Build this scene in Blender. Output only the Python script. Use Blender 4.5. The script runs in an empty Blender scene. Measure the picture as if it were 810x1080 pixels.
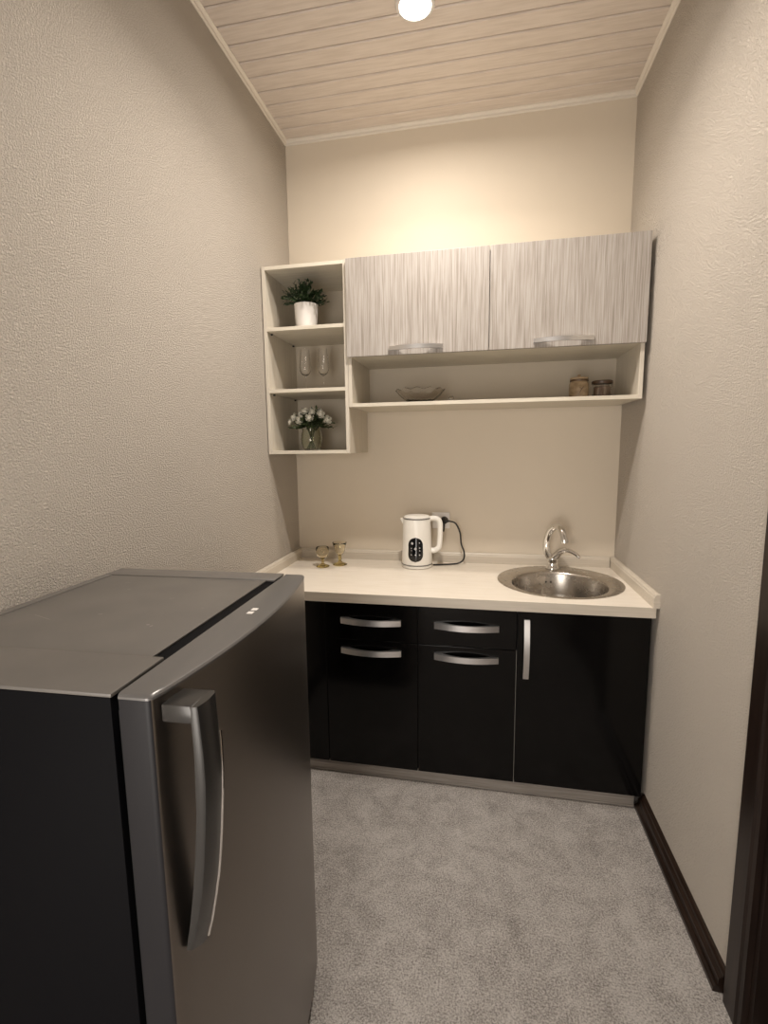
import bpy, bmesh, math, random
from mathutils import Vector, Matrix
random.seed(7)
PI = math.pi
sc = bpy.context.scene
C = sc.collection

# ------------------------------------------------------------------ camera, world, exposure
W, H = 1.673, 3.024           # room width (x), ceiling height (z); back wall is y = 0
YB = -3.6                     # wall behind the camera
cam_d = bpy.data.cameras.new('camera'); cam = bpy.data.objects.new('camera', cam_d); C.objects.link(cam)
yaw, pitch, roll, F = 0.1972, 0.1316, -0.0126, 511.54
fw = Vector((-math.sin(yaw)*math.cos(pitch), math.cos(yaw)*math.cos(pitch), -math.sin(pitch)))
r_ = Vector((math.cos(yaw), math.sin(yaw), 0)); u_ = r_.cross(fw)
r2 = r_*math.cos(roll) + u_*math.sin(roll); u2 = -r_*math.sin(roll) + u_*math.cos(roll)
m = Matrix((r2, u2, -fw)).transposed().to_4x4(); m.translation = Vector((1.0069, -2.572, 1.4596))
cam.matrix_world = m
cam_d.sensor_fit = 'VERTICAL'; cam_d.sensor_height = 36; cam_d.lens = F/1080*36
cam_d.clip_start = 0.02; cam_d.clip_end = 50
sc.camera = cam

w = bpy.data.worlds.new('world'); sc.world = w; w.use_nodes = True
w.node_tree.nodes['Background'].inputs[0].default_value = (1, .9, .8, 1)
w.node_tree.nodes['Background'].inputs[1].default_value = 0.05
sc.view_settings.view_transform = 'Standard'; sc.view_settings.look = 'None'
sc.view_settings.gamma = 1; sc.view_settings.use_curve_mapping = False
sc.view_settings.exposure = -0.07
LAMP = dict(power=[12.5, 21.5], spread=[168, 140], color=(1.0, .915, .82))
LAMP_POS = [(.757, -.640), (.88, -1.08)]
WX0, WX1, WZ0, WZ1 = .08, .98, .15, 1.95   # unseen window added behind the camera as an opening for a fill light
rear_fill = bpy.data.lights.new('rear_fill_light', 'AREA'); rear_fill.shape = 'RECTANGLE'; rear_fill.size = WX1-WX0-.1; rear_fill.size_y = WZ1-WZ0-.1
rear_fill.energy = 42; rear_fill.color = (1.0, .93, .855)
do = bpy.data.objects.new('rear_fill_light', rear_fill); C.objects.link(do); do.location = ((WX0+WX1)/2, YB-.05, (WZ0+WZ1)/2); do.rotation_euler = (PI/2, 0, 0)

# ------------------------------------------------------------------ material helpers
def mat(name, col=(.5,.5,.5), rough=.5, metal=0, spec=.5, **kw):
    m = bpy.data.materials.new(name); m.use_nodes = True
    b = m.node_tree.nodes['Principled BSDF']
    b.inputs['Base Color'].default_value = (*col, 1)
    b.inputs['Roughness'].default_value = rough
    b.inputs['Metallic'].default_value = metal
    b.inputs['Specular IOR Level'].default_value = spec
    for k, v in kw.items():
        b.inputs[k.replace('_', ' ')].default_value = v
    return m
class N:
    def __init__(s, m): s.m = m; s.t = m.node_tree; s.b = s.t.nodes['Principled BSDF']
    def new(s, ty, **kw):
        n = s.t.nodes.new(ty)
        for k, v in kw.items():
            if k in n.inputs: n.inputs[k].default_value = v
            else: setattr(n, k, v)
        return n
    def link(s, a, b): s.t.links.new(a, b)
    def coord(s, scale=(1,1,1), kind='Object'):
        tc = s.new('ShaderNodeTexCoord'); mp = s.new('ShaderNodeMapping'); mp.inputs['Scale'].default_value = scale
        s.link(tc.outputs[kind], mp.inputs['Vector']); return mp.outputs[0]
    def noise(s, vec, scale, detail=2, rough=.5, dist=0):
        n = s.new('ShaderNodeTexNoise'); n.inputs['Scale'].default_value = scale; n.inputs['Detail'].default_value = detail
        n.inputs['Roughness'].default_value = rough; n.inputs['Distortion'].default_value = dist
        s.link(vec, n.inputs['Vector']); return n.outputs['Fac']
    def ramp(s, fac, stops):
        r = s.new('ShaderNodeValToRGB'); e = r.color_ramp.elements
        while len(e) < len(stops): e.new(.5)
        for i, (p, c) in enumerate(stops): e[i].position = p; e[i].color = (*c, 1) if len(c) == 3 else c
        s.link(fac, r.inputs[0]); return r.outputs[0]
    def bump(s, h, strength, dist=.001, prev=None):
        b = s.new('ShaderNodeBump'); b.inputs['Strength'].default_value = strength; b.inputs['Distance'].default_value = dist
        s.link(h, b.inputs['Height'])
        if prev: s.link(prev, b.inputs['Normal'])
        s.link(b.outputs[0], s.b.inputs['Normal']); return b.outputs[0]
    def col(s, c): s.link(c, s.b.inputs['Base Color'])

def plaster(name, col, bump, scale=150):
    m = mat(name, col, .9, spec=.25); n = N(m)
    v = n.coord()
    h1 = n.noise(v, scale, 3, .65, .0)
    hr = n.ramp(h1, [(.36, (0,0,0)), (.66, (1,1,1))])
    n.bump(hr, bump, .009 if bump > .2 else .003)
    big = n.noise(v, 1.7, 3)
    c = tuple(x*.96 for x in col)
    n.col(n.ramp(big, [(.3, c), (.7, col)]))
    return m
M = {}
M['side_wall'] = plaster('stippled_plaster', (.755, .682, .595), .9, 200)
M['back_wall'] = plaster('smooth_plaster', (.70, .625, .52), .06, 240)
M['trim'] = mat('white_trim', (.72, .67, .60), .45)

def streaks(name, cols, sc_, rough, axis_scale, spec=.4, bump=0, stops=(.35, .5, .65), detail=3):
    m = mat(name, cols[1], rough, spec=spec); n = N(m)
    v = n.coord(axis_scale)
    f = n.noise(v, sc_, detail, .6, .15)
    n.col(n.ramp(f, list(zip(stops, cols))))
    if bump: n.bump(f, bump, .001)
    return m
M['ceiling'] = streaks('ceiling_panel', [(.60,.525,.465), (.65,.575,.515), (.69,.615,.555)], 3.0, .42, (2, 26, 26), .4)
M['counter'] = streaks('counter_laminate', [(.73,.665,.575), (.76,.70,.61), (.78,.72,.64)], 2.2, .32, (3, 22, 22), .45)
M['counter_edge'] = streaks('counter_edge_laminate', [(.54,.485,.41), (.58,.525,.445), (.61,.555,.475)], 2.2, .4, (2, 60, 60), .4)  # greyer edge tone, with the shade of its viewer-facing side put into the colour
M['carcass'] = streaks('cream_laminate', [(.57,.52,.44), (.61,.56,.475), (.64,.59,.51)], 2.5, .45, (45, 45, 2.2), .4)
M['shelf_top'] = streaks('cream_shelf_laminate', [(.60,.55,.46), (.65,.60,.50), (.69,.64,.54)], 2.5, .45, (2.2, 45, 45), .4)
M['door_wood'] = streaks('striped_laminate', [(.24,.206,.178), (.35,.318,.287), (.41,.38,.352)], 1.6, .42, (150, 30, 3.2), .4, .05, (.30, .50, .62), 3)
M['back_board'] = mat('beige_back_board', (.50, .44, .355), .6)
M['black_gloss'] = mat('black_gloss', (.003, .0027, .0027), .13, spec=.22)
M['black_body'] = mat('black_body', (.006, .005, .005), .4, spec=.3)
M['seam_grey'] = mat('pale_edge', (.30, .28, .25), .5)
M['alu'] = streaks('brushed_plinth', [(.30,.275,.25), (.36,.33,.30), (.40,.37,.34)], 3, .42, (2, 60, 60), .5)
M['alu'].node_tree.nodes['Principled BSDF'].inputs['Metallic'].default_value = .5
M['handle'] = mat('satin_metal', (.66, .65, .645), .33, 1)
M['chrome'] = mat('chrome', (.80, .79, .77), .07, 1)
M['dark_metal'] = mat('dark_hole', (.02, .02, .02), .5)
def steel(name, col, rough, axis):
    m = mat(name, col, rough, 1); n = N(m)
    v = n.coord(axis); f = n.noise(v, 6, 3)
    r = n.new('ShaderNodeMapRange'); r.inputs['To Min'].default_value = rough*.95; r.inputs['To Max'].default_value = rough*1.06
    n.link(f, r.inputs['Value']); n.link(r.outputs[0], n.b.inputs['Roughness'])
    n.col(n.ramp(f, [(.3, tuple(x*.965 for x in col)), (.7, col)])); return m
M['sink'] = steel('sink_steel', (.52, .485, .44), .27, (4, 4, 4))
M['fridge_door'] = steel('graphite_steel', (.225, .20, .178), .34, (2, 3, 70))
M['fridge_trim'] = mat('graphite_plastic', (.15, .145, .142), .32, .35)
M['fridge_handle'] = mat('dark_graphite', (.050, .048, .046), .28, .45)
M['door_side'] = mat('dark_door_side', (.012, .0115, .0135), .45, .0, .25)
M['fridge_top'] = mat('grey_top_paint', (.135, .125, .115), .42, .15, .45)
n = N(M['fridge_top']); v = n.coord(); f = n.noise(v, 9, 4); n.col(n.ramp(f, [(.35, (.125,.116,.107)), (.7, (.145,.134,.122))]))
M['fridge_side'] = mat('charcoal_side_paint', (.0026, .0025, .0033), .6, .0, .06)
M['rubber'] = mat('black_rubber', (.006, .006, .006), .6)
M['scratch'] = mat('pale_scratch', (.36, .34, .31), .5)
M['dark_wood'] = streaks('dark_brown_wood', [(.010,.0055,.0035), (.017,.0095,.0065), (.026,.015,.010)], 2, .3, (30, 3, 30), .4, .05)
M['dark_wood_v'] = streaks('dark_brown_door_wood', [(.010,.0055,.0040), (.014,.008,.006), (.020,.012,.009)], 2, .35, (30, 30, 2), .35, .05)
M['white_plastic'] = mat('white_plastic', (.88, .86, .81), .28)
M['outlet'] = mat('outlet_plastic', (.78, .75, .72), .35)
M['panel_glass'] = mat('black_panel', (.006, .006, .007), .08)
M['icon'] = mat('grey_icon', (.45, .45, .46), .4)
M['cord'] = mat('black_cord', (.012, .010, .010), .45)
M['ceramic'] = mat('white_ceramic', (.72, .69, .66), .22)
M['soil'] = mat('dark_soil', (.02, .014, .01), .9)
M['leaf'] = streaks('dark_green_leaf', [(.010,.020,.008), (.020,.040,.014), (.045,.080,.030)], 30, .35, (1,1,1), .5)
M['leaf2'] = streaks('green_leaf', [(.018,.030,.010), (.035,.055,.020), (.07,.09,.035)], 30, .45, (1,1,1), .4)
M['petal'] = mat('cream_petal', (.86, .84, .75), .6, Subsurface_Weight=.0)
M['stem'] = mat('green_stem', (.07, .09, .03), .5)
def glass(name, col, rough=0.0, ior=1.45):
    return mat(name, col, rough, Transmission_Weight=1.0, IOR=ior)
M['glass'] = glass('clear_glass', (1, 1, 1))
M['cut_glass'] = glass('smoky_glass', (.95, .93, .91))
M['amber'] = glass('amber_glass', (.90, .78, .40))
M['amber_pale'] = glass('pale_amber_glass', (.99, .95, .83))
M['vase_glass'] = glass('vase_glass', (.90, .92, .82))
M['water'] = glass('water', (.93, .95, .86), 0, 1.33)
M['jar_tan'] = streaks('tan_jar', [(.20,.135,.07), (.30,.22,.135), (.38,.29,.19)], 14, .35, (1,1,1.6), .5)
M['jar_lid'] = mat('brown_lid', (.060, .033, .018), .4)
M['jar_neck'] = mat('dark_tan_neck', (.10, .06, .03), .4)
M['spice'] = streaks('brown_contents', [(.07,.035,.02), (.22,.14,.09), (.36,.27,.19)], 8, .6, (14,14,1), .3)
M['red_base'] = mat('red_brown_base', (.10, .025, .018), .5)

# carpet
m = mat('grey_carpet', (.3,.28,.26), .95, spec=.15); n = N(m); v = n.coord()
fine = n.noise(v, 190, 3, .8); mid = n.noise(v, 13, 5, .7, .6); big = n.noise(v, 2.6, 4, .6, .8)
mx = n.new('ShaderNodeMath', operation='MULTIPLY_ADD'); n.link(fine, mx.inputs[0]); mx.inputs[1].default_value = .80
md = n.new('ShaderNodeMath', operation='MULTIPLY_ADD'); n.link(mid, md.inputs[0]); md.inputs[1].default_value = .27; 
mb = n.new('ShaderNodeMath', operation='MULTIPLY'); n.link(big, mb.inputs[0]); mb.inputs[1].default_value = .12
n.link(mb.outputs[0], md.inputs[2]); n.link(md.outputs[0], mx.inputs[2])
n.col(n.ramp(mx.outputs[0], [(.435, (.20,.178,.165)), (.55, (.43,.395,.368)), (.665, (.74,.695,.66))]))
n.bump(fine, 1.0, .014)
M['carpet'] = m
m = mat('lit_lamp', (1,1,1), .5); b = m.node_tree.nodes['Principled BSDF']
b.inputs['Emission Color'].default_value = (1, .95, .88, 1); b.inputs['Emission Strength'].default_value = 14
M['lamp'] = m

# ------------------------------------------------------------------ mesh helpers
def V(*a): return Vector(a)
def add_box(bm, x0, x1, y0, y1, z0, z1, bev=0, seg=2):
    r = bmesh.ops.create_cube(bm, size=1)
    vs = r['verts']
    for v in vs:
        v.co = Vector((x0 if v.co.x < 0 else x1, y0 if v.co.y < 0 else y1, z0 if v.co.z < 0 else z1))
    if bev:
        es = list({e for v in vs for e in v.link_edges})
        bmesh.ops.bevel(bm, geom=es, offset=bev, segments=seg, profile=.5, affect='EDGES')
def add_lathe(bm, prof, seg=40, cx=0, cy=0, sx=1, sy=1, close=False):
    """prof: list of (r, z)"""
    rings = []
    for r, z in prof:
        if r < 1e-6: rings.append([bm.verts.new((cx, cy, z))])
        else: rings.append([bm.verts.new((cx + sx*r*math.cos(2*PI*i/seg), cy + sy*r*math.sin(2*PI*i/seg), z)) for i in range(seg)])
    pairs = list(zip(rings, rings[1:]))
    if close: pairs.append((rings[-1], rings[0]))
    for a, b in pairs:
        for i in range(seg):
            j = (i+1) % seg
            if len(a) == 1 and len(b) == 1: continue
            if len(a) == 1: f = [a[0], b[j], b[i]]
            elif len(b) == 1: f = [a[i], a[j], b[0]]
            else: f = [a[i], a[j], b[j], b[i]]
            try: bm.faces.new(f)
            except ValueError: pass
def smooth_path(pts, n=8):
    pts = [Vector(p) for p in pts]; out = []
    P = [pts[0]*2 - pts[1]] + pts + [pts[-1]*2 - pts[-2]]
    for i in range(1, len(P)-2):
        a, b, c, d = P[i-1], P[i], P[i+1], P[i+2]
        for k in range(n):
            t = k/n
            out.append(.5*((2*b) + (c-a)*t + (2*a-5*b+4*c-d)*t*t + (3*b-a-3*c+d)*t**3))
    out.append(pts[-1]); return out
def add_tube(bm, pts, rad, seg=12, caps=True, flat=1.0, up=None):
    """rad: number or list; flat scales the second axis of the section"""
    pts = [Vector(p) for p in pts]; n_ = len(pts)
    rs = rad if isinstance(rad, (list, tuple)) else [rad]*n_
    if len(rs) != n_:
        rs = [rs[min(int(i/(n_-1)*(len(rs)-1)), len(rs)-2)] + (rs[min(int(i/(n_-1)*(len(rs)-1)), len(rs)-2)+1] - rs[min(int(i/(n_-1)*(len(rs)-1)), len(rs)-2)])*(i/(n_-1)*(len(rs)-1) - min(int(i/(n_-1)*(len(rs)-1)), len(rs)-2)) for i in range(n_)]
    ref = Vector(up) if up else None; rings = []; prev = None
    for i, p in enumerate(pts):
        t = (pts[min(i+1, n_-1)] - pts[max(i-1, 0)]).normalized()
        if ref: a = ref.cross(t)
        elif prev is None: a = t.orthogonal()
        else: a = prev - t*prev.dot(t)
        if a.length < 1e-6: a = t.orthogonal()
        a.normalize(); prev = a; b = t.cross(a)
        rings.append([bm.verts.new(p + a*rs[i]*math.cos(2*PI*k/seg) + b*rs[i]*flat*math.sin(2*PI*k/seg)) for k in range(seg)])
    for A, B in zip(rings, rings[1:]):
        for k in range(seg): bm.faces.new([A[k], A[(k+1) % seg], B[(k+1) % seg], B[k]])
    if caps: bm.faces.new(rings[0][::-1]); bm.faces.new(rings[-1])
def add_prism(bm, poly, fn0, fn1):
    """poly of 2-d points; fn0/fn1 map them to the two end faces"""
    a = [bm.verts.new(fn0(*p)) for p in poly]; b = [bm.verts.new(fn1(*p)) for p in poly]; k = len(poly)
    bm.faces.new(a[::-1]); bm.faces.new(b)
    for i in range(k): bm.faces.new([a[i], a[(i+1) % k], b[(i+1) % k], b[i]])
def obj(name, bm, m, parent=None, smooth=True, angle=35, loc=None):
    me = bpy.data.meshes.new(name)
    bmesh.ops.recalc_face_normals(bm, faces=bm.faces)
    bm.to_mesh(me); bm.free()
    o = bpy.data.objects.new(name, me); C.objects.link(o)
    for mm in (m if isinstance(m, (list, tuple)) else [m]): me.materials.append(mm)
    if smooth:
        me.shade_smooth()
        me.set_sharp_from_angle(angle=math.radians(angle))
    if parent: o.parent = parent
    if loc: o.location = loc
    return o
def thing(name, label, cat, loc=(0,0,0), rz=0, group=None):
    o = bpy.data.objects.new(name, None); C.objects.link(o); o.empty_display_size = .05
    o.location = loc; o.rotation_euler = (0, 0, rz); o['label'] = label; o['category'] = cat
    if group: o['group'] = group
    return o
def tag(o, label, cat, group=None):
    o['label'] = label; o['category'] = cat
    if group: o['group'] = group
    return o
def struct(name, bm, m, smooth=False, parent=None):
    o = obj(name, bm, m, parent, smooth)
    if not parent: o['kind'] = 'structure'
    return o
def dup(root, loc, label, rz=0):
    r = root.copy(); C.objects.link(r); r.location = loc; r.rotation_euler = (0, 0, rz); r['label'] = label
    for ch in list(root.children):
        c = ch.copy(); C.objects.link(c); c.parent = r
        for g in list(ch.children):
            d = g.copy(); C.objects.link(d); d.parent = c
    return r
def B(*a, **k):
    bm = bmesh.new(); add_box(bm, *a, **k); return bm

# ------------------------------------------------------------------ room shell
struct('floor', B(-.12, W+.12, YB-.1, .12, -.1, 0), M['carpet'])
struct('wall_left', B(-.1, 0, YB, 0, 0, H+.03), M['side_wall'])
struct('wall_back', B(-.1, W+.1, 0, .1, 0, H+.03), M['back_wall'])
DY0, DY1, DH = -1.394, -2.22, 2.05        # door opening in the right wall
bm = bmesh.new()
add_box(bm, W, W+.1, DY0, 0, 0, H+.03); add_box(bm, W, W+.1, YB, DY1, 0, H+.03); add_box(bm, W, W+.1, DY1, DY0, DH, H+.03)
struct('wall_right', bm, M['side_wall'])
bm = bmesh.new()
add_box(bm, -.1, WX0, YB-.1, YB, 0, H+.03); add_box(bm, WX1, W+.1, YB-.1, YB, 0, H+.03); add_box(bm, WX0, WX1, YB-.1, YB, 0, WZ0); add_box(bm, WX0, WX1, YB-.1, YB, WZ1, H+.03)
struct('wall_front', bm, M['side_wall'])
bm = bmesh.new()
for a in ((WX0, WX0+.05, WZ0, WZ1), (WX1-.05, WX1, WZ0, WZ1), (WX0+.05, WX1-.05, WZ0, WZ0+.05), (WX0+.05, WX1-.05, WZ1-.05, WZ1)):
    add_box(bm, a[0], a[1], YB-.08, YB-.03, a[2], a[3], bev=.003)
wf = struct('fill_window_1', bm, M['trim'])  # frame of the added window, out of view, around the fill light
# ceiling of planks laid across the room, shadow groove between planks
bm = bmesh.new()
add_box(bm, -.1, W+.1, YB-.1, .1, H+.008, H+.05)
y = -.006; pw = .0857
while y > YB:
    poly = [(y-.0035, H+.009), (y-.0035, H+.004), (y-.0065, H), (y-pw+.0065, H), (y-pw+.0035, H+.004), (y-pw+.0035, H+.009)]
    add_prism(bm, poly, lambda a, b: (-.1, a, b), lambda a, b: (W+.1, a, b)); y -= pw
struct('ceiling', bm, M['ceiling'])
def trim(name, poly, f0, f1):
    bm = bmesh.new(); add_prism(bm, poly, f0, f1); return struct(name, bm, M['trim'])
tp = [(0,0), (.018,0), (.018,-.004), (.012,-.008), (.008,-.013), (.008,-.020), (.004,-.024), (0,-.024)]
trim('trim_1', tp, lambda a, b: (0, -a, H+b), lambda a, b: (W, -a, H+b))
trim('trim_2', tp, lambda a, b: (a, -.0, H+b), lambda a, b: (a, YB, H+b))
trim('trim_3', tp, lambda a, b: (W-a, -.0, H+b), lambda a, b: (W-a, YB, H+b))
# dark wooden skirting board with a moulded top
bp = [(0,0), (.036,0), (.036,.012), (.033,.016), (.028,.018), (.024,.022), (.023,.040), (.020,.044), (.014,.047), (.012,.054), (.007,.060), (0,.062)]
bm = bmesh.new(); add_prism(bm, bp, lambda a, b: (W-a, -.615, b), lambda a, b: (W-a, DY0+.093, b))
struct('baseboard_right', bm, M['dark_wood'])
bm = bmesh.new(); add_prism(bm, bp, lambda a, b: (W-a, DY1-.093, b), lambda a, b: (W-a, YB, b)); struct('baseboard_right_2', bm, M['dark_wood'])
bm = bmesh.new(); add_prism(bm, bp, lambda a, b: (a, -.65, b), lambda a, b: (a, YB, b)); struct('baseboard_left', bm, M['dark_wood'])
# door and its casing
bm = bmesh.new()
cp = [(0,0), (.004,.010), (.010,.014), (.018,.016), (.021,.021), (.075,.021), (.080,.016), (.092,.014), (.092,0)]  # (across, out of wall)
add_prism(bm, cp, lambda a, b: (W-b, DY0+.092-a, 0), lambda a, b: (W-b, DY0+.092-a, DH+.092))
add_prism(bm, cp, lambda a, b: (W-b, DY1-.092+a, 0), lambda a, b: (W-b, DY1-.092+a, DH+.092))
add_prism(bm, cp, lambda a, b: (W-b, DY0+.092, DH+.092-a), lambda a, b: (W-b, DY1-.092, DH+.092-a))
add_box(bm, W, W+.1, DY0-.02, DY0, 0, DH); add_box(bm, W, W+.1, DY1, DY1+.02, 0, DH); add_box(bm, W, W+.1, DY1, DY0, DH-.02, DH)
dr = struct('door_1', bm, M['dark_wood_v'])
bm = bmesh.new(); add_box(bm, W+.03, W+.07, DY1+.022, DY0-.022, .01, DH-.022, bev=.002)
for z0, z1 in ((.15, .85), (1.0, 1.9)):
    add_box(bm, W+.022, W+.032, DY1+.15, DY0-.15, z0, z1, bev=.006)
struct('door_leaf', bm, M['dark_wood_v'], parent=dr)
bm = bmesh.new(); add_tube(bm, smooth_path([(W+.03,-2.12,1.02), (W-.02,-2.12,1.02), (W-.03,-2.10,1.02), (W-.03,-2.0,1.02)], 6), .009)
add_lathe_pts = None
struct('door_handle', bm, M['handle'], True, dr)

# ------------------------------------------------------------------ ceiling downlights
labs = ['round lit downlight in the plank ceiling at the top edge of the photo',
        'round lit ceiling downlight nearer the room, just in front of the first one']
for i, (lx, ly) in enumerate(LAMP_POS):
    t = thing('ceiling_downlight', labs[i], 'ceiling light', (lx, ly, H), 0, 'ceiling downlights')
    bm = bmesh.new(); add_lathe(bm, [(.056,-.001), (.068,-.001), (.071,-.004), (.068,-.010), (.058,-.013), (.055,-.008)], 48, close=True)
    obj('trim_ring', bm, M['ceramic'], t)
    bm = bmesh.new(); add_lathe(bm, [(0,-.022), (.020,-.021), (.038,-.017), (.050,-.010), (.0545,-.004), (.0545,-.002), (0,-.001)], 40)
    obj('bulb', bm, M['lamp'], t)
    ld = bpy.data.lights.new('downlight_lamp', 'AREA'); ld.energy = LAMP['power'][i]; ld.color = LAMP['color']
    ld.shape = 'DISK'; ld.size = .085; ld.spread = math.radians(LAMP['spread'][i])
    lo = bpy.data.objects.new('downlight_lamp', ld); C.objects.link(lo); lo.parent = t; lo.location = (0, 0, -.030)

# ------------------------------------------------------------------ bow handle
def bow_handle(L, out=.034, h=.018, vert=False):
    """crescent plate: flat back ends on y = 0, bowing towards -y; length along x (or z)"""
    k = 20; outer = []; inner = []
    for i in range(k+1):
        t = -1 + 2*i/k; outer.append((t*L/2, -(.011 + (out-.011)*(1-t*t))))
    Li = L*.74
    for i in range(k+1):
        t = 1 - 2*i/k; inner.append((t*Li/2, -(.0 + (out-.007)*(1-t*t))))
    poly = outer + [(L/2, 0)] + inner + [(-L/2, 0)]
    bm = bmesh.new()
    if vert: add_prism(bm, poly, lambda a, b: (-h/2, b, a), lambda a, b: (h/2, b, a))
    else: add_prism(bm, poly, lambda a, b: (a, b, -h/2), lambda a, b: (a, b, h/2))
    bmesh.ops.triangulate(bm, faces=[f for f in bm.faces if len(f.verts) > 4])
    return bm

# ------------------------------------------------------------------ base cabinets
YD, YF = -.616, -.634         # back and front of the door fronts
ZT = .806
GAP = .0015
def base_unit(x0, x1, label, split=None, fronts=True, handle='h', hx=None, door_x=None):
    t = thing('base_cabinet', label, 'cabinet', (x0, 0, 0), 0, 'black base cabinets')
    w_ = x1-x0; bm = bmesh.new()
    for a, b in ((0.0005, .016), (w_-.016, w_-.0005)): add_box(bm, a, b, YD+.001, -.02, .0605, ZT)
    add_box(bm, .016, w_-.016, YD+.001, -.02, .0605, .076)
    add_box(bm, .016, w_-.016, -.026, -.02, .076, ZT); add_box(bm, .016, w_-.016, YD+.001, YD+.06, ZT-.016, ZT)
    obj('carcass', bm, M['black_body'], t, False)
    a0, a1 = GAP, w_-GAP
    if split:
        d = obj('drawer_front', B(a0, a1, YF, YD, split+.0015, ZT-.003, bev=.0012), M['black_gloss'], t, False)
        hh = obj('handle', bow_handle(.262, .032, .025), M['handle'], d, loc=(w_/2, YF, split+.088)); hh['label'] = 'curved satin metal bow handle'
        top = split-.0015; hz = split-.046
    else: top = ZT-.003; hz = None
    d = obj('door', B(a0, a1, YF, YD, .0605, top, bev=.0012), M['black_gloss'], t, False)
    if handle == 'h': hh = obj('handle', bow_handle(.262, .032, .025), M['handle'], d, loc=(w_/2, YF, hz))
    elif handle == 'v': hh = obj('handle', bow_handle(.248, .032, .022, vert=True), M['handle'], d, loc=(.036, YF, .650))
    return t
X1, X2, X3, X4 = .3553, .7565, 1.1592, 1.655
base_unit(.004, X1, 'plain black base cabinet in the left corner, half hidden behind the fridge', handle=None)
base_unit(X1, X2, 'glossy black base cabinet with one drawer over a door, nearest the fridge', .6395)
base_unit(X2, X3, 'glossy black base cabinet with one drawer over a door, directly left of the sink cabinet', .6395)
base_unit(X3+.0012, X4, 'wide glossy black cabinet under the sink with one vertical handle', handle='v')
tag(obj('cabinet_edge_strip', B(X3-.0004, X3+.0010, YF+.004, YD+.002, .062, .638), M['seam_grey'], None, False), 'thin pale strip in the gap left of the sink cabinet door', 'edge strip')
bm = bmesh.new(); add_box(bm, .004, 1.634, -.619, -.603, .001, .059, bev=.001); add_box(bm, .004, 1.634, -.6215, -.619, .006, .012); add_box(bm, .004, 1.634, -.6215, -.619, .040, .044)
tag(obj('plinth', bm, M['alu'], None, False), 'brushed grey plinth strip running under the black base cabinets', 'plinth')

# ------------------------------------------------------------------ countertop with a round cut-out
SC = (1.362, -.315)           # sink centre
SR = .272
ZC = .849
t = thing('countertop', 'cream laminate worktop with upstands over the black base cabinets', 'countertop', (0, 0, ZC-.0405))
bm = bmesh.new()
x0, x1, y0, y1 = .002, W-.010, -.648, -.002; th = .0405; seg = 64; rh = .250
ring = {}
for z in (0, th):
    ci = []; co = []
    for i in range(seg):
        a = 2*PI*i/seg; c, s = math.cos(a), math.sin(a)
        ci.append(bm.verts.new((SC[0]+rh*c, SC[1]+rh*s, z)))
        hx = .305; k = min(hx/abs(c) if abs(c) > 1e-6 else 9, (.315 if s > 0 else .333)/abs(s) if abs(s) > 1e-6 else 9)
        px, py = SC[0]+k*c, SC[1]+k*s
        co.append(bm.verts.new((min(max(px, x0), x1), min(max(py, y0), y1), z)))
    ring[z] = (ci, co)
    for i in range(seg): bm.faces.new([ci[i], ci[(i+1) % seg], co[(i+1) % seg], co[i]])
for i in range(seg): bm.faces.new([ring[0][0][i], ring[0][0][(i+1) % seg], ring[th][0][(i+1) % seg], ring[th][0][i]])
add_box(bm, x0, SC[0]-.305, y0, y1, 0, th)
# fill the corners the clipped square leaves: exact strips
add_box(bm, SC[0]-.305, x1, y0, y0+.0001, 0, th)
for (ax, ay) in ((SC[0]-.305, y0), (SC[0]-.305, y1), (x1, y0), (x1, y1)):
    for z in (0, th):
        co = ring[z][1]
        sx = 1 if ax > SC[0] else -1; sy = 1 if ay > SC[1] else -1
        xs = [v for v in co if abs(v.co.x-min(max(SC[0]+sx*.305, x0), x1)) < 1e-5 and (v.co.y-SC[1])*sy > 0]
        ys = [v for v in co if abs(v.co.y-min(max(SC[1]+sy*(.315 if sy > 0 else .333), y0), y1)) < 1e-5 and (v.co.x-SC[0])*sx > 0]
        if xs and ys:
            a = max(xs, key=lambda v: v.co.y*sy); b_ = max(ys, key=lambda v: v.co.x*sx)
            c_ = bm.verts.new((ax, ay, z))
            if a is not b_:
                try: bm.faces.new([a, b_, c_])
                except ValueError: pass
add_box(bm, x1-.0001, x1, y0, y1, 0, th)
for f in bm.faces:
    f.material_index = 1 if f.calc_center_median().y < y0+.00005 else 0
obj('worktop', bm, [M['counter'], M['counter_edge']], t, False)
sp = [(0,0), (.020,0), (.020,.038), (.017,.043), (.017,.047), (.012,.053), (0,.053)]
def splash(f0, f1):
    bm = bmesh.new(); add_prism(bm, sp, f0, f1); obj('upstand', bm, M['counter_edge'], t, False)
splash(lambda a, b: (.0205, -.002-a, th+b), lambda a, b: (W-.0255, -.002-a, th+b))
splash(lambda a, b: (.0015+a, -.002, th+b), lambda a, b: (.0015+a, -.648, th+b))
splash(lambda a, b: (W-.0005-a*1.1, -.002, th+b), lambda a, b: (W-.0005-a*1.1, -.654, th+b))

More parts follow.
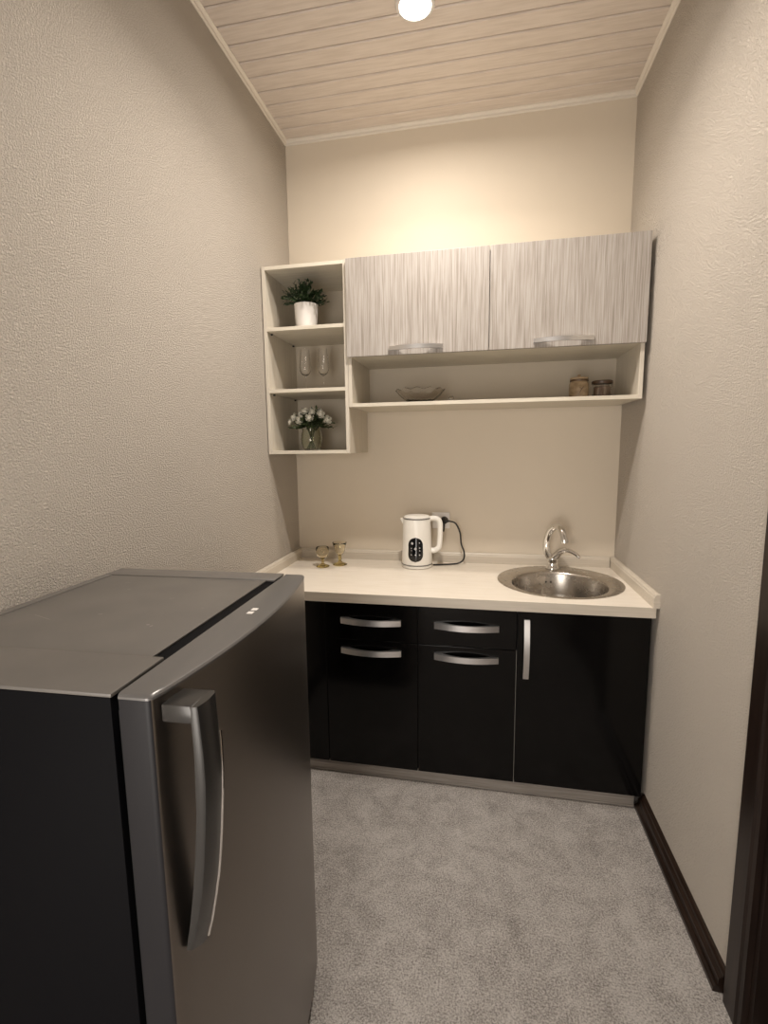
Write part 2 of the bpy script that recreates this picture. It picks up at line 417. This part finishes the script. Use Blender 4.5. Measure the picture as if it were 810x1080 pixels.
# ------------------------------------------------------------------ sink
t = thing('kitchen_sink', 'round stainless steel sink set into the right end of the worktop', 'sink', (SC[0], SC[1], ZC))
ix, iy, ri = -.007, -.052, .205
bm = bmesh.new(); seg = 64
def ringv(cx, cy, r, z): return [bm.verts.new((cx+r*math.cos(2*PI*i/seg), cy+r*math.sin(2*PI*i/seg), z)) for i in range(seg)]
rs = [ringv(0,0,.264,.0004), ringv(0,0,.2715,.0004), ringv(0,0,.272,.002), ringv(0,0,.268,.0042), ringv(0,0,.262,.0045), ringv(ix*.4,iy*.35,.240,.0040),
      ringv(ix,iy,ri+.004,.0036), ringv(ix,iy,ri-.001,.001), ringv(ix,iy,ri-.004,-.008), ringv(ix,iy,ri-.010,-.10), ringv(ix,iy,ri-.020,-.135),
      ringv(ix,iy,ri-.045,-.152), ringv(ix,iy,.10,-.157), ringv(ix,iy,.045,-.160)]
for a, b_ in zip(rs, rs[1:]):
    for i in range(seg): bm.faces.new([a[i], a[(i+1) % seg], b_[(i+1) % seg], b_[i]])
obj('basin', bm, M['sink'], t, angle=50)
bm = bmesh.new(); add_lathe(bm, [(.045,-.1605), (.040,-.1615), (.034,-.166), (.020,-.167), (0,-.167)], 32, ix, iy); add_lathe(bm, [(0,-.1655),(.010,-.1655),(.012,-.1660)], 24, ix, iy)
obj('drain', bm, M['chrome'], t)
bm = bmesh.new()
for k in (-1, 1):
    c0 = Vector((ix-.018+k*.011, iy+ri-.0085, -.045))
    bm = bmesh.new(); add_tube(bm, [c0+V(0,.004,0), c0+V(0,-.0015,0)], .0045, 16)
    obj('overflow_hole', bm, M['dark_metal'], t)

# ------------------------------------------------------------------ tap
FX, FY = 1.363, -.098
t = thing('mixer_tap', 'chrome gooseneck mixer tap standing behind the round sink', 'tap', (FX, FY, ZC+.0045))
bm = bmesh.new()
add_lathe(bm, [(0,0), (.032,0), (.033,.004), (.030,.010), (.026,.016), (.026,.040), (.028,.050), (.026,.060), (.016,.068), (.008,.072), (0,.073)], 36)
obj('body', bm, M['chrome'], t, angle=50)
bm = bmesh.new()
pts = smooth_path([(-.006,.002,.050), (-.024,.004,.075), (-.030,.004,.105), (-.028,.002,.150), (-.016,-.008,.192), (.006,-.030,.216), (.022,-.060,.213), (.032,-.084,.190), (.036,-.092,.168)], 7)
add_tube(bm, pts, [.019,.0185,.018,.0175,.017,.0165,.016,.016], 18)
obj('spout', bm, M['chrome'], t, angle=60)
bm = bmesh.new()
add_tube(bm, [(.036,-.092,.170), (.038,-.096,.156), (.039,-.098,.148)], [.018,.019,.017], 18)
obj('aerator', bm, M['chrome'], t)
bm = bmesh.new()
add_tube(bm, smooth_path([(.004,-.004,.050), (.020,-.014,.075), (.036,-.024,.095), (.058,-.038,.103), (.080,-.052,.098), (.098,-.064,.088), (.114,-.074,.074)], 6), [.022,.025,.022,.016,.013,.011,.009], 16, flat=.75, up=(0,0,1))
obj('lever', bm, M['chrome'], t, angle=60)

# ------------------------------------------------------------------ kettle
KX, KY = .690, -.128
t = thing('electric_kettle', 'white electric kettle with a black touch panel, plugged in by the wall', 'kettle', (KX, KY, ZC+.0005))
bm = bmesh.new()
add_lathe(bm, [(.070,.016), (.0775,.017), (.0785,.022), (.0765,.060), (.0735,.15), (.0705,.243), (.0690,.250), (.066,.251)], 56)
# spout lip on the left
add_prism(bm, [(-.066,.215), (-.066,.250), (-.083,.2505), (-.085,.246)], lambda a, b: (a, -.018*(1 if a > -.08 else .3), b), lambda a, b: (a, .018*(1 if a > -.08 else .3), b))
obj('body', bm, M['white_plastic'], t, angle=40)
bm = bmesh.new(); add_lathe(bm, [(.0, .0), (.074,.0), (.078,.003), (.0785,.012), (.076,.0155), (.074,.016)], 56); obj('power_base', bm, M['white_plastic'], t)
bm = bmesh.new(); add_lathe(bm, [(.0705,.0165), (.0792,.0160), (.0798,.0180), (.0792,.0200), (.0705,.0195)], 56, close=True)
o = obj('base_ring', bm, M['fridge_trim'], t); o['label'] = 'grey ring around the kettle foot'
bm = bmesh.new(); add_lathe(bm, [(.0660,.2505), (.0706,.2505), (.0710,.2530), (.0700,.2550), (.066,.2548)], 56, close=True)
o = obj('rim_ring', bm, M['fridge_trim'], t); o['label'] = 'grey ring under the kettle lid'
bm = bmesh.new(); add_lathe(bm, [(.064,.252), (.0675,.2555), (.067,.260), (.060,.265), (.04,.268), (0,.269)], 56); obj('lid', bm, M['white_plastic'], t)
bm = bmesh.new()
pts = smooth_path([(.058,.0,.247), (.084,0,.252), (.106,0,.248), (.118,0,.228), (.119,0,.185), (.117,0,.135), (.112,0,.103), (.098,0,.090), (.085,0,.085), (.068,0,.088)], 6)
add_tube(bm, pts, .0125, 16, flat=1.15)
obj('handle', bm, M['white_plastic'], t, angle=60)
# touch panel: pill bent round the body, facing the camera
pa = math.atan2(-2.572-KY, 1.0069-KX) - math.radians(6)
bm = bmesh.new()
def pill(r_off, half_w, half_h, cz, seg=12, rows=26):
    def rad(z): return .0785 - (z-.022)*(.0080/.221) + r_off
    grid = []
    for j in range(rows+1):
        zz = -half_h + 2*half_h*j/rows; e = abs(zz)-(half_h-half_w)
        hw = half_w if e <= 0 else math.sqrt(max(half_w**2-e*e, 1e-8))
        grid.append([(rad(cz+zz), (-hw+2*hw*i/seg), cz+zz) for i in range(seg+1)])
    return grid
def bend(q): r, s, z = q; a = pa + s/.075; return (r*math.cos(a), r*math.sin(a), z)
g0 = pill(-.001, .0375*.98, .062, .100); g1 = pill(.0014, .0375, .062, .100)
v1 = [[bm.verts.new(bend(q)) for q in row] for row in g1]; v0 = [[bm.verts.new(bend(q)) for q in row] for row in g0]
for j in range(26):
    for i in range(12): bm.faces.new([v1[j][i], v1[j][i+1], v1[j+1][i+1], v1[j+1][i]])
    for i in (0, 12): bm.faces.new([v0[j][i], v1[j][i], v1[j+1][i], v0[j+1][i]])
for j in (0, 26):
    for i in range(12): bm.faces.new([v0[j][i], v1[j][i], v1[j][i+1], v0[j][i+1]])
pn = obj('touch_panel', bm, M['panel_glass'], t, angle=50); pn['label'] = 'black glossy pill shaped touch panel'
for (s, z, r) in ((-.016,.133,.0085), (.020,.136,.004), (-.020,.108,.0038), (0,.106,.0085), (.021,.110,.0045), (-.019,.096,.003), (.021,.096,.0038), (-.020,.075,.0042), (.0,.075,.004), (.020,.075,.0048)):
    bm = bmesh.new(); cc = Vector(bend((.0785-(z-.022)*.0362+.0016, s, z))); nn = Vector((cc.x, cc.y, 0)).normalized()
    add_tube(bm, [cc-nn*.0006, cc+nn*.0006], r*.75, 14); obj('icon', bm, M['icon'], pn)

# outlet, plug and cord
t = thing('wall_outlet', 'white wall socket behind the kettle', 'outlet', (.803, -.0005, 1.073))
obj('plate', B(-.047,.047,-.009,0,-.043,.043,bev=.003), M['outlet'], t)
bm = bmesh.new(); add_tube(bm, [(.0,-.009,.0), (.0,-.0115,.0)], .024, 32); obj('socket', bm, M['outlet'], t)
t = thing('power_cord', 'black power cord curling from the wall socket down to the kettle', 'power cord', (0, 0, ZC))
bm = bmesh.new()
add_tube(bm, smooth_path([(.824,-.040,.226), (.852,-.048,.226), (.884,-.052,.214), (.906,-.048,.165), (.912,-.048,.110), (.928,-.050,.062), (.925,-.055,.026), (.900,-.066,.008), (.860,-.082,.0052), (.815,-.098,.0052), (.772,-.112,.0060)], 8), .0042, 10)
obj('cable', bm, M['cord'], t)
bm = bmesh.new(); add_tube(bm, [(.822,-.0115,.226), (.822,-.020,.226), (.822,-.038,.226), (.830,-.046,.226), (.848,-.0475,.226)], [.020,.020,.017,.010,.005], 18)
add_tube(bm, [(.820,-.030,.222), (.819,-.034,.185), (.819,-.032,.168)], [.008,.006,.004], 10)
obj('plug', bm, M['cord'], t)

# ------------------------------------------------------------------ amber goblets
def goblet(loc, label, prof_bowl, prof_foot, mb):
    t = thing('glass_goblet', label, 'goblet', (*loc, ZC+.0005), 0, 'small amber goblets on the worktop')
    bm = bmesh.new(); add_lathe(bm, prof_bowl, 36); obj('bowl', bm, mb, t, angle=60)
    bm = bmesh.new(); add_lathe(bm, prof_foot, 36); o = obj('foot', bm, M['amber'], t, angle=60); o['label'] = 'darker amber stem and foot'
    return t
goblet((.206,-.209), 'small amber glass goblet with a rounded bowl, the left of the two', 
       [(0,.044), (.014,.047), (.026,.056), (.032,.070), (.0325,.085), (.030,.100), (.031,.1035), (.033,.102), (.0350,.086), (.0345,.068), (.028,.052), (.016,.043), (.007,.040), (0,.040)],
       [(0,0), (.033,0), (.035,.0025), (.030,.006), (.015,.010), (.0075,.016), (.006,.024), (.009,.030), (.0065,.035), (.008,.0395), (0,.0399)], M['amber_pale'])
goblet((.283,-.156), 'small amber glass goblet with a flared bowl, the right of the two',
       [(0,.052), (.010,.054), (.022,.066), (.027,.085), (.031,.106), (.036,.119), (.038,.120), (.0335,.105), (.0295,.084), (.0245,.064), (.014,.051), (.007,.0485), (0,.0485)],
       [(0,0), (.036,0), (.038,.0025), (.032,.006), (.016,.011), (.009,.018), (.0075,.026), (.0115,.032), (.008,.037), (.0105,.043), (.008,.048), (0,.0484)], M['amber_pale'])

# ------------------------------------------------------------------ open shelf unit
DU = .369; Z0, Z1 = 1.4357, 2.2893; XL, XR = .0045, .4091; T = .016
t = thing('open_shelf_unit', 'narrow cream wall unit with three open shelves in the left corner', 'shelf unit', (XL, 0, Z0))
wu = XR-.001-XL; hu = Z1-Z0
obj('side_panel', B(0,T,-DU,-.001,0,hu,bev=.0008), M['carcass'], t, False)
obj('side_panel', B(wu-T,wu,-DU,-.001,0,hu,bev=.0008), M['carcass'], t, False)
for nm, z in (('top_panel', hu-T), ('bottom_panel', 0), ('shelf', 1.723-Z0), ('shelf', 2.004-Z0)):
    obj(nm, B(T,wu-T,-DU+(.001 if nm == 'shelf' else 0),-.005,z,z+T,bev=.0008), M['shelf_top'], t, False)
obj('back_panel', B(T,wu-T,-.005,-.001,0,hu), M['back_board'], t, False)
for z in (1.723-Z0, 2.004-Z0):
    for yy in (-DU+.045, -.05):
        bm = bmesh.new(); add_tube(bm, [(T, yy, z-.005), (T+.009, yy, z-.005)], .004, 12)
        obj('shelf_pin', bm, M['dark_metal'], t)

# ------------------------------------------------------------------ long wall cabinet
zo0, zo1, zd, zt = 1.6471, 1.8500, 1.8668, 2.2868
t = thing('wall_cabinet', 'long cream wall cabinet with two striped lift-up doors over an open niche', 'wall cabinet', (XR, 0, zo0))
wc = 1.6533-XR; hc = zt-zo0
obj('side_panel', B(0,T,-DU,-.001,0,hc,bev=.0008), M['carcass'], t, False)
obj('side_panel', B(wc-T,wc,-DU,-.001,0,hc,bev=.0008), M['carcass'], t, False)
obj('bottom_shelf', B(T,wc-T,-DU,-.005,0,T,bev=.0008), M['shelf_top'], t, False)
obj('middle_shelf', B(T,wc-T,-DU+.004,-.005,zd-zo0+.002,zd-zo0+.002+T), M['shelf_top'], t, False)
obj('top_panel', B(T,wc-T,-DU,-.001,hc-T,hc), M['shelf_top'], t, False)
obj('back_panel', B(T,wc-T,-.005,-.001,0,hc-T), M['back_board'], t, False)
XM = 1.0344-XR
for a, b, hx in ((.0012, XM-.0015, .7205-XR), (XM+.0015, wc-.0005, 1.334-XR)):
    d = obj('lift_door', B(a,b,-DU-.0195,-DU-.001,zd-zo0,hc,bev=.001), M['door_wood'], t, False)
    hh = obj('handle', bow_handle(.238, .036, .017), M['handle'], d, loc=(hx, -DU-.0195, 1.893-zo0))

# ------------------------------------------------------------------ glassware and jars in the niche
zn = zo0+T+.0005
t = thing('glass_bowl', 'wide scalloped clear glass bowl in the niche under the left lift-up door', 'bowl', (.7185, -.21, zn))
bm = bmesh.new(); seg = 72
prof = [(.045,.0,0), (.050,.006,0), (.075,.022,.2), (.098,.042,.6), (.1165,.064,1), (.113,.066,1), (.094,.045,.6), (.071,.026,.2), (.046,.010,0)]
rings = []
for r, z, s in prof:
    rings.append([bm.verts.new(((r*(1+s*.03*math.cos(12*2*PI*i/seg)+.006*math.cos(36*2*PI*i/seg+z*300)))*math.cos(2*PI*i/seg), (r*(1+s*.03*math.cos(12*2*PI*i/seg)))*math.sin(2*PI*i/seg), z+s*.004*math.cos(12*2*PI*i/seg))) for i in range(seg)])
for a, b_ in zip(rings, rings[1:]):
    for i in range(seg): bm.faces.new([a[i], a[(i+1) % seg], b_[(i+1) % seg], b_[i]])
bm.faces.new(rings[0][::-1]); bm.faces.new(rings[-1])
obj('bowl_body', bm, M['cut_glass'], t, angle=60)
bm = bmesh.new(); add_lathe(bm, [(0,0), (.010,0), (.012,.004), (.007,.008), (.006,.013), (.011,.019), (.012,.025), (.008,.031), (0,.033)], 24)
tag(obj('glass_stopper', bm, M['glass'], None, loc=(.868,-.24,zn)), 'tiny clear glass piece lying just right of the glass bowl', 'glass')

t = thing('storage_jar', 'tan jar with a knobbed lid, the taller left jar in the niche', 'jar', (1.437, -.20, zn))
bm = bmesh.new(); add_lathe(bm, [(0,0), (.038,0), (.0415,.004), (.042,.012), (.042,.066), (.040,.074), (.036,.080), (.034,.083), (0,.083)], 40); obj('body', bm, M['jar_tan'], t)
bm = bmesh.new(); add_lathe(bm, [(.034,.0805), (.0395,.0805), (.040,.085), (.037,.088), (.034,.088)], 40, close=True); obj('neck_ring', bm, M['jar_neck'], t)
bm = bmesh.new(); add_lathe(bm, [(0,.0885), (.038,.0885), (.0395,.092), (.038,.097), (.025,.100), (.008,.101), (.006,.104), (.008,.108), (.006,.111), (0,.112)], 40); obj('lid', bm, M['jar_tan'], t)
bm = bmesh.new(); add_tube(bm, smooth_path([(.012,-.0410,.055), (.006,-.0425,.045), (.0,-.0425,.036), (-.003,-.0425,.028)], 4), .0012, 8); add_tube(bm, smooth_path([(.006,-.0425,.045), (-.004,-.0425,.050)], 3), .001, 8)
obj('painted_twig', bm, M['jar_lid'], t)
t = thing('storage_jar', 'low clear glass jar with a dark brown lid, the shorter right jar in the niche', 'jar', (1.537, -.19, zn))
bm = bmesh.new(); add_lathe(bm, [(0,.0), (.038,0), (.041,.004), (.041,.062), (.039,.066), (.036,.066), (.038,.060), (.038,.006), (.034,.004), (0,.004)], 40); obj('body', bm, M['glass'], t)
bm = bmesh.new(); add_lathe(bm, [(0,.0045), (.036,.0045), (.0372,.007), (.0372,.016), (0,.016)], 36); obj('contents_base', bm, M['red_base'], t)
bm = bmesh.new(); add_lathe(bm, [(0,.0165), (.0368,.0165), (.0368,.050), (.033,.054), (0,.055)], 36); obj('contents', bm, M['spice'], t)
bm = bmesh.new(); add_lathe(bm, [(0,.0665), (.043,.0665), (.0445,.070), (.0445,.078), (.042,.081), (0,.0815)], 40); obj('lid', bm, M['jar_lid'], t)

# ------------------------------------------------------------------ flutes
zs = 1.7395
t = thing('wine_glass', 'clear tall wine glass on the middle shelf, the left of the pair', 'wine glass', (.147, -.215, zs), 0, 'stemmed glasses on the middle shelf')
prof = [(0,.082), (.008,.083), (.019,.091), (.0265,.106), (.028,.122), (.0255,.150), (.0215,.190), (.0206,.205), (.0214,.205), (.0224,.190), (.0265,.150), (.0292,.122), (.0276,.104), (.020,.088), (.009,.0785), (.004,.0745), (0,.0745)]
bm = bmesh.new(); add_lathe(bm, prof, 40); obj('bowl', bm, M['glass'], t, angle=60)
bm = bmesh.new(); add_lathe(bm, [(0,0), (.030,0), (.031,.0015), (.020,.0035), (.006,.007), (.0034,.013), (.003,.05), (.0036,.070), (.004,.0742), (0,.0743)], 32); obj('stem', bm, M['glass'], t, angle=60)
dup(t, (.240, -.215, zs), 'clear tall wine glass on the middle shelf, the right of the pair')

# ------------------------------------------------------------------ potted plant
def leaf(bm, base, d, L, wd, bend_=.25):
    d = d.normalized(); side = d.cross(V(0,0,1))
    if side.length < .1: side = V(1,0,0)
    side.normalize(); side.rotate(Matrix.Rotation(random.uniform(-1,1), 3, d)); nrm = side.cross(d).normalized()
    rows = []
    for t_, w_ in ((0,.15), (.3,.8), (.6,1), (.85,.65), (1,.0)):
        c = base + d*L*t_ + nrm*(-bend_*L*t_*t_)
        if w_ == 0: rows.append([bm.verts.new(c)])
        else: rows.append([bm.verts.new(c - side*wd*w_/2 + nrm*wd*.12), bm.verts.new(c), bm.verts.new(c + side*wd*w_/2 + nrm*wd*.12)])
    for a, b_ in zip(rows, rows[1:]):
        if len(b_) == 1: bm.faces.new([a[0], a[1], b_[0]]); bm.faces.new([a[1], a[2], b_[0]])
        else: bm.faces.new([a[0], a[1], b_[1], b_[0]]); bm.faces.new([a[1], a[2], b_[2], b_[1]])
t = thing('potted_plant', 'bushy dark green plant in a white ceramic pot on the top shelf', 'potted plant', (.176, -.255, 2.0205))
bm = bmesh.new(); add_lathe(bm, [(0,0), (.044,0), (.047,.003), (.053,.060), (.0565,.118), (.0575,.121), (.055,.122), (.053,.118), (.051,.105), (0,.105)], 44); obj('pot', bm, M['ceramic'], t)
bm = bmesh.new(); add_lathe(bm, [(0,.111), (.03,.110), (.0515,.1065)], 30); obj('soil', bm, M['soil'], t)
bm = bmesh.new()
for i in range(150):
    ph = random.uniform(0, 2*PI); el = math.radians(random.choice([random.uniform(2,40), random.uniform(20,88)]))
    d = V(math.cos(ph)*math.cos(el), math.sin(ph)*math.cos(el), math.sin(el))
    R_ = random.uniform(.07, .118)*(1-.02*math.sin(el)); st = V(d.x*.02, d.y*.02, .108); en = V(0,0,.118) + V(d.x*R_, d.y*R_, d.z*R_)
    midp = (st+en)/2 + V(0,0,.012)
    add_tube(bm, smooth_path([st, midp, en], 3), .0010, 5)
    for k in range(8):
        t_ = .3+.7*k/7; p_ = st.lerp(en, t_) + V(0,0,.024*t_*(1-t_)*2)
        dd = (d*1.1 + V(random.uniform(-1,1), random.uniform(-1,1), random.uniform(-.5,1))*.75)
        leaf(bm, p_, dd, random.uniform(.014,.021), random.uniform(.006,.0095))
obj('foliage', bm, M['leaf'], t, angle=80)

# ------------------------------------------------------------------ vase and bouquet
vl = (.176, -.235, Z0+T+.0005)
bm = bmesh.new(); add_lathe(bm, [(0,0), (.036,0), (.042,.004), (.050,.030), (.0535,.055), (.050,.080), (.045,.098), (.047,.106), (.0440,.106), (.0420,.098), (.047,.080), (.0500,.055), (.047,.030), (.038,.009), (0,.007)], 44)
tag(obj('glass_vase', bm, M['vase_glass'], None, angle=60, loc=vl), 'round clear glass vase with stems in it on the lowest shelf', 'vase')
t = thing('flower_bouquet', 'bouquet of cream white roses and greenery in the glass vase', 'flowers', (vl[0], vl[1], vl[2]+.009))
bm = bmesh.new()
for i in range(16):
    a = 2*PI*i/16+random.uniform(-.2,.2); r0 = random.uniform(.01,.028)
    add_tube(bm, [(-math.cos(a)*r0, -math.sin(a)*r0, .003), (math.cos(a)*.006, math.sin(a)*.006, .055), (math.cos(a)*.024, math.sin(a)*.024, .112)], .0018, 6)
obj('stems', bm, M['stem'], t)
def rose(bm, c, d, R):
    d = d.normalized(); a_ = d.orthogonal().normalized(); b__ = d.cross(a_)
    for lay, (n_, rr, hh, tilt) in enumerate(((3,.28,.9,.05), (4,.52,.85,.18), (5,.78,.70,.38), (6,1.0,.45,.62))):
        for k in range(n_):
            th = 2*PI*k/n_ + lay*.6; e = a_*math.cos(th)+b__*math.sin(th); s_ = d.cross(e)
            wd = R*rr*2.3/n_*2.0; rows = []
            for j in range(5):
                u = j/4; rad = R*rr*(.45 + .62*math.sin(min(u*1.25,1)*PI/2) - .14*u*u*(1-tilt)); z = R*(-.55+ (hh*.75+.45)*u)
                wj = wd*(.55+.45*math.sin(PI*min(1,u*.8+.1)))*(1-.35*u**4)
                rows.append([bm.verts.new(c + e*(rad*math.cos(q*.5*wj/R/1.4) ) + s_*(q*wj*.5) + d*(z-abs(q)*R*.06*u)) for q in (-1,-.5,0,.5,1)])
            for A, B_ in zip(rows, rows[1:]):
                for q in range(4): bm.faces.new([A[q], A[q+1], B_[q+1], B_[q]])
    s = bmesh.ops.create_icosphere(bm, subdivisions=2, radius=R*.55, matrix=Matrix.Translation(c - d*R*.05))
roses = [((-.045,-.040,.140), .024), ((.012,-.058,.150), .021), ((-.088,-.012,.155), .022), ((.060,-.030,.165), .021), ((.092,-.020,.138), .022),
         ((-.020,-.030,.182), .019), ((.010,-.005,.186), .020), ((-.062,.010,.172), .016), ((.042,.012,.186), .015), ((-.105,-.022,.132), .015), ((.02,-.040,.205*.85), .015)]
for c, R in roses:
    bm = bmesh.new(); c = Vector(c); rose(bm, c, c-V(0,0,.11)+V(0,-.07,0), R); obj('blossom', bm, M['petal'], t, angle=80)
bm = bmesh.new()
for i in range(90):
    ph = random.uniform(0, 2*PI); el = math.radians(random.uniform(-12,75))
    d = V(math.cos(ph)*math.cos(el), math.sin(ph)*math.cos(el)*.8, math.sin(el)*.85)
    R_ = random.uniform(.07, .115); st = V(d.x*.022, d.y*.022, .105); en = V(d.x*R_, d.y*R_, .105+max(d.z*R_, -.004))
    add_tube(bm, [st, (st+en)/2+V(0,0,.008), en], .0009, 5)
    for k in range(6):
        t_ = .35+.65*k/5; p_ = st.lerp(en, t_)
        dd = d + V(random.uniform(-1,1), random.uniform(-1,1), random.uniform(-.2,.9))*.7
        leaf(bm, p_, dd, random.uniform(.014,.024), random.uniform(.007,.012))
obj('foliage', bm, M['leaf2'], t, angle=80)

# ------------------------------------------------------------------ fridge
FO = (.5795, -1.4538, 0); FA = .0295; FH = 1.1496; FL = .608; DPT = .509
t = thing('refrigerator', 'graphite grey single-door fridge against the left wall', 'refrigerator', FO, FA)
# body: dark sides, grey top frame
bm = bmesh.new()
xb0, xb1 = -DPT, -.056
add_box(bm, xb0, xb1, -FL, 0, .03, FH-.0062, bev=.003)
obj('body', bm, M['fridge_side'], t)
# top cover: rim with a slightly sunken middle panel and a notch behind the door
bm = bmesh.new(); zt0, zt1 = FH-.006, FH
add_box(bm, xb0-.001, xb1+.002, -FL-.001, -.495, zt0, zt1, bev=.002)
add_box(bm, xb0-.001, xb1+.002, -.060, .001, zt0, zt1, bev=.002)
add_box(bm, xb0-.001, xb0+.020, -.495, -.060, zt0, zt1, bev=.002)
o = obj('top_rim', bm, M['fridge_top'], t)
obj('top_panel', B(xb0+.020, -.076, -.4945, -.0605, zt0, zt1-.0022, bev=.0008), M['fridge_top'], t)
bm = bmesh.new()
for (x, y, l, a, w_) in ((-.40,-.36,.055,-.35,.0008), (-.30,-.33,.008,.3,.0012), (-.17,-.37,.006,.2,.002), (-.16,-.375,.006,1.3,.0016), (-.22,-.22,.010,.5,.0010), (-.36,-.17,.008,.9,.0016), (-.40,-.12,.012,.1,.0010), (-.12,-.27,.006,.1,.001)):
    d_ = V(math.cos(a), math.sin(a), 0)*l/2; n_ = V(-math.sin(a), math.cos(a), 0)*w_/2; c = V(x, y, zt1-.0019)
    bm = bmesh.new(); bm.faces.new([bm.verts.new(c-d_-n_), bm.verts.new(c+d_-n_), bm.verts.new(c+d_+n_), bm.verts.new(c-d_+n_)])
    obj('scratch', bm, M['scratch'], t, False)
# door: bowed front swept along local y
def front(y):           # y: -FL .. 0
    s = (y+FL/2)/(FL/2); return .001 + .030*(1-s*s)
def door_outline(inset=0, n_=26, back=-.046, ins_back=None):
    pts = []
    ys = [-FL+.002+inset + (FL-.004-2*inset)*i/n_ for i in range(n_+1)]
    r = .010
    fr = []
    for y in ys:
        e = min(y-ys[0], ys[-1]-y); cut = 0
        if e < r: cut = r - math.sqrt(max(r*r-(r-e)**2, 0))
        fr.append((front(y)-inset-cut, y))
    # refine the rounded corners
    extra0 = [(front(ys[0])-inset-(r-math.sqrt(max(r*r-(r-e)**2,0))), ys[0]+e) for e in (0,.001,.003,.006)]
    extra1 = [(front(ys[-1])-inset-(r-math.sqrt(max(r*r-(r-e)**2,0))), ys[-1]-e) for e in (.006,.003,.001,0)]
    fr = extra0 + [q for q in fr if ys[0]+r < q[1] < ys[-1]-r] + extra1
    return fr + [(back, ys[-1]), (back, ys[0])]
def stack(bm, layers):
    prev = None
    for outl, z in layers:
        cur = [bm.verts.new((a, b, z)) for a, b in outl]
        if prev:
            for i in range(len(cur)): bm.faces.new([prev[i], prev[(i+1) % len(cur)], cur[(i+1) % len(cur)], cur[i]])
        else: bm.faces.new(cur[::-1])
        prev = cur
    bm.faces.new(prev)
bm = bmesh.new(); stack(bm, [(door_outline(.004), .052), (door_outline(.001), .056), (door_outline(), .062), (door_outline(), FH-.0075)])
bm.normal_update()
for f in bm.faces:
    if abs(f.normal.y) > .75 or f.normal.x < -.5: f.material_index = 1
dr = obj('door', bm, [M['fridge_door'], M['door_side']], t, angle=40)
bm = bmesh.new(); stack(bm, [(door_outline(-.0008), FH-.0073), (door_outline(-.0008), FH-.004), (door_outline(.0015), FH-.0012), (door_outline(.005), FH)])
cap = obj('top_cap', bm, M['fridge_trim'], dr, angle=30); cap['label'] = 'satin grey cap along the top edge of the door'
bm = bmesh.new(); add_box(bm, -.0555, -.0465, -FL+.012, -.012, .06, FH-.03)
obj('gasket', bm, M['rubber'], t, False)
# two small marks on the door cap
for yy in (-.290, -.270):
    bm = bmesh.new(); add_box(bm, -.016, -.004, yy-.006, yy+.006, FH, FH+.0006, bev=.0002)
    s_ = obj('icon_sticker', bm, M['outlet'], dr, False); s_['label'] = 'small white mark on the door cap'
# handle
outer = [(1.132,.0585), (1.10,.0605), (1.062,.0625), (1.02,.0625), (.98,.0600), (.94,.0560), (.90,.0515), (.86,.0455), (.82,.0365), (.785,.0275), (.755,.0175)]
def oi(z, tab):
    for (z1_, a), (z0_, b_) in zip(tab, tab[1:]):
        if z0_ <= z <= z1_: return b_ + (a-b_)*(z-z0_)/(z1_-z0_)
    return tab[-1][1] if z < tab[-1][0] else tab[0][1]
inn = [(1.132,.047), (1.062,.0485), (.98,.0455), (.92,.0395), (.86,.031), (.80,.020), (.775,.014), (.755,.010)]
yn, yf = -.595, -.549
bm = bmesh.new(); prev = None; zz = [1.132-.377*i/30 for i in range(31)]
for i, z in enumerate(zz):
    k = i/30; a_ = oi(z, outer); b_ = oi(z, inn); f = .0045*max(0, 1-k*.4)
    y0_, y1_ = yn+.010*k**3, yf-.002*math.sin(k*PI)+.006*k**2
    sec = [(b_, y0_), (a_-.006, y0_), (a_-.002, y0_+.002), (a_, y0_+.008), (a_+.0025, (y0_+y1_)/2), (a_+f*.4, y1_-.008), (a_, y1_-.003), (a_-.003, y1_), (b_, y1_)]
    sh = -.025*k*k*k     # the far edge ends lower than the near one
    cur = [bm.verts.new((x, y, z + sh*((y-y0_)/(y1_-y0_)))) for x, y in sec]
    if prev:
        for q in range(len(sec)): bm.faces.new([prev[q], prev[(q+1) % 9], cur[(q+1) % 9], cur[q]])
    else: bm.faces.new(cur)
    prev = cur
bm.faces.new(prev[::-1])
add_box(bm, .006, .050, yn, yf, 1.108, 1.1325, bev=.002)
hd = obj('handle', bm, M['fridge_handle'], dr, angle=40); hd['label'] = 'long bowed graphite door handle'
bm = bmesh.new()
pts = []
for i in range(26):
    z = 1.075-.315*i/25; k = (1.132-z)/.377
    pts.append((oi(z, outer)-.0005, yf-.002*math.sin(k*PI)+.006*k**2, z-.025*k**3))
add_tube(bm, pts, .0022, 8, up=(0,1,0))
e = obj('handle_edge', bm, M['chrome'], hd); e['label'] = 'bright chrome strip along the handle edge'
# dark recess plate behind the handle
bm = bmesh.new(); prev = None
for i in range(21):
    z = 1.125-.375*i/20; k = i/20
    ya, yb = yn-.002+.012*k, yf+.030*(1-k)+.004
    cur = [bm.verts.new((front(yy)+.0012, yy, z)) for yy in (ya, ya+(yb-ya)*.25, ya+(yb-ya)*.5, ya+(yb-ya)*.75, yb)]
    if prev:
        for q in range(4): bm.faces.new([prev[q], prev[q+1], cur[q+1], cur[q]])
    prev = cur
bm.free()
for x in (xb0+.04, -.10):
    for y in (-FL+.04, -.04):
        bm = bmesh.new(); add_lathe(bm, [(0,.001), (.018,.001), (.020,.004), (.018,.010), (.012,.014), (.012,.031), (0,.031)], 20, x, y); obj('foot', bm, M['rubber'], t)
obj('toe_grille', B(-.070, -.050, -FL+.01, -.01, .008, .05, bev=.002), M['rubber'], t)
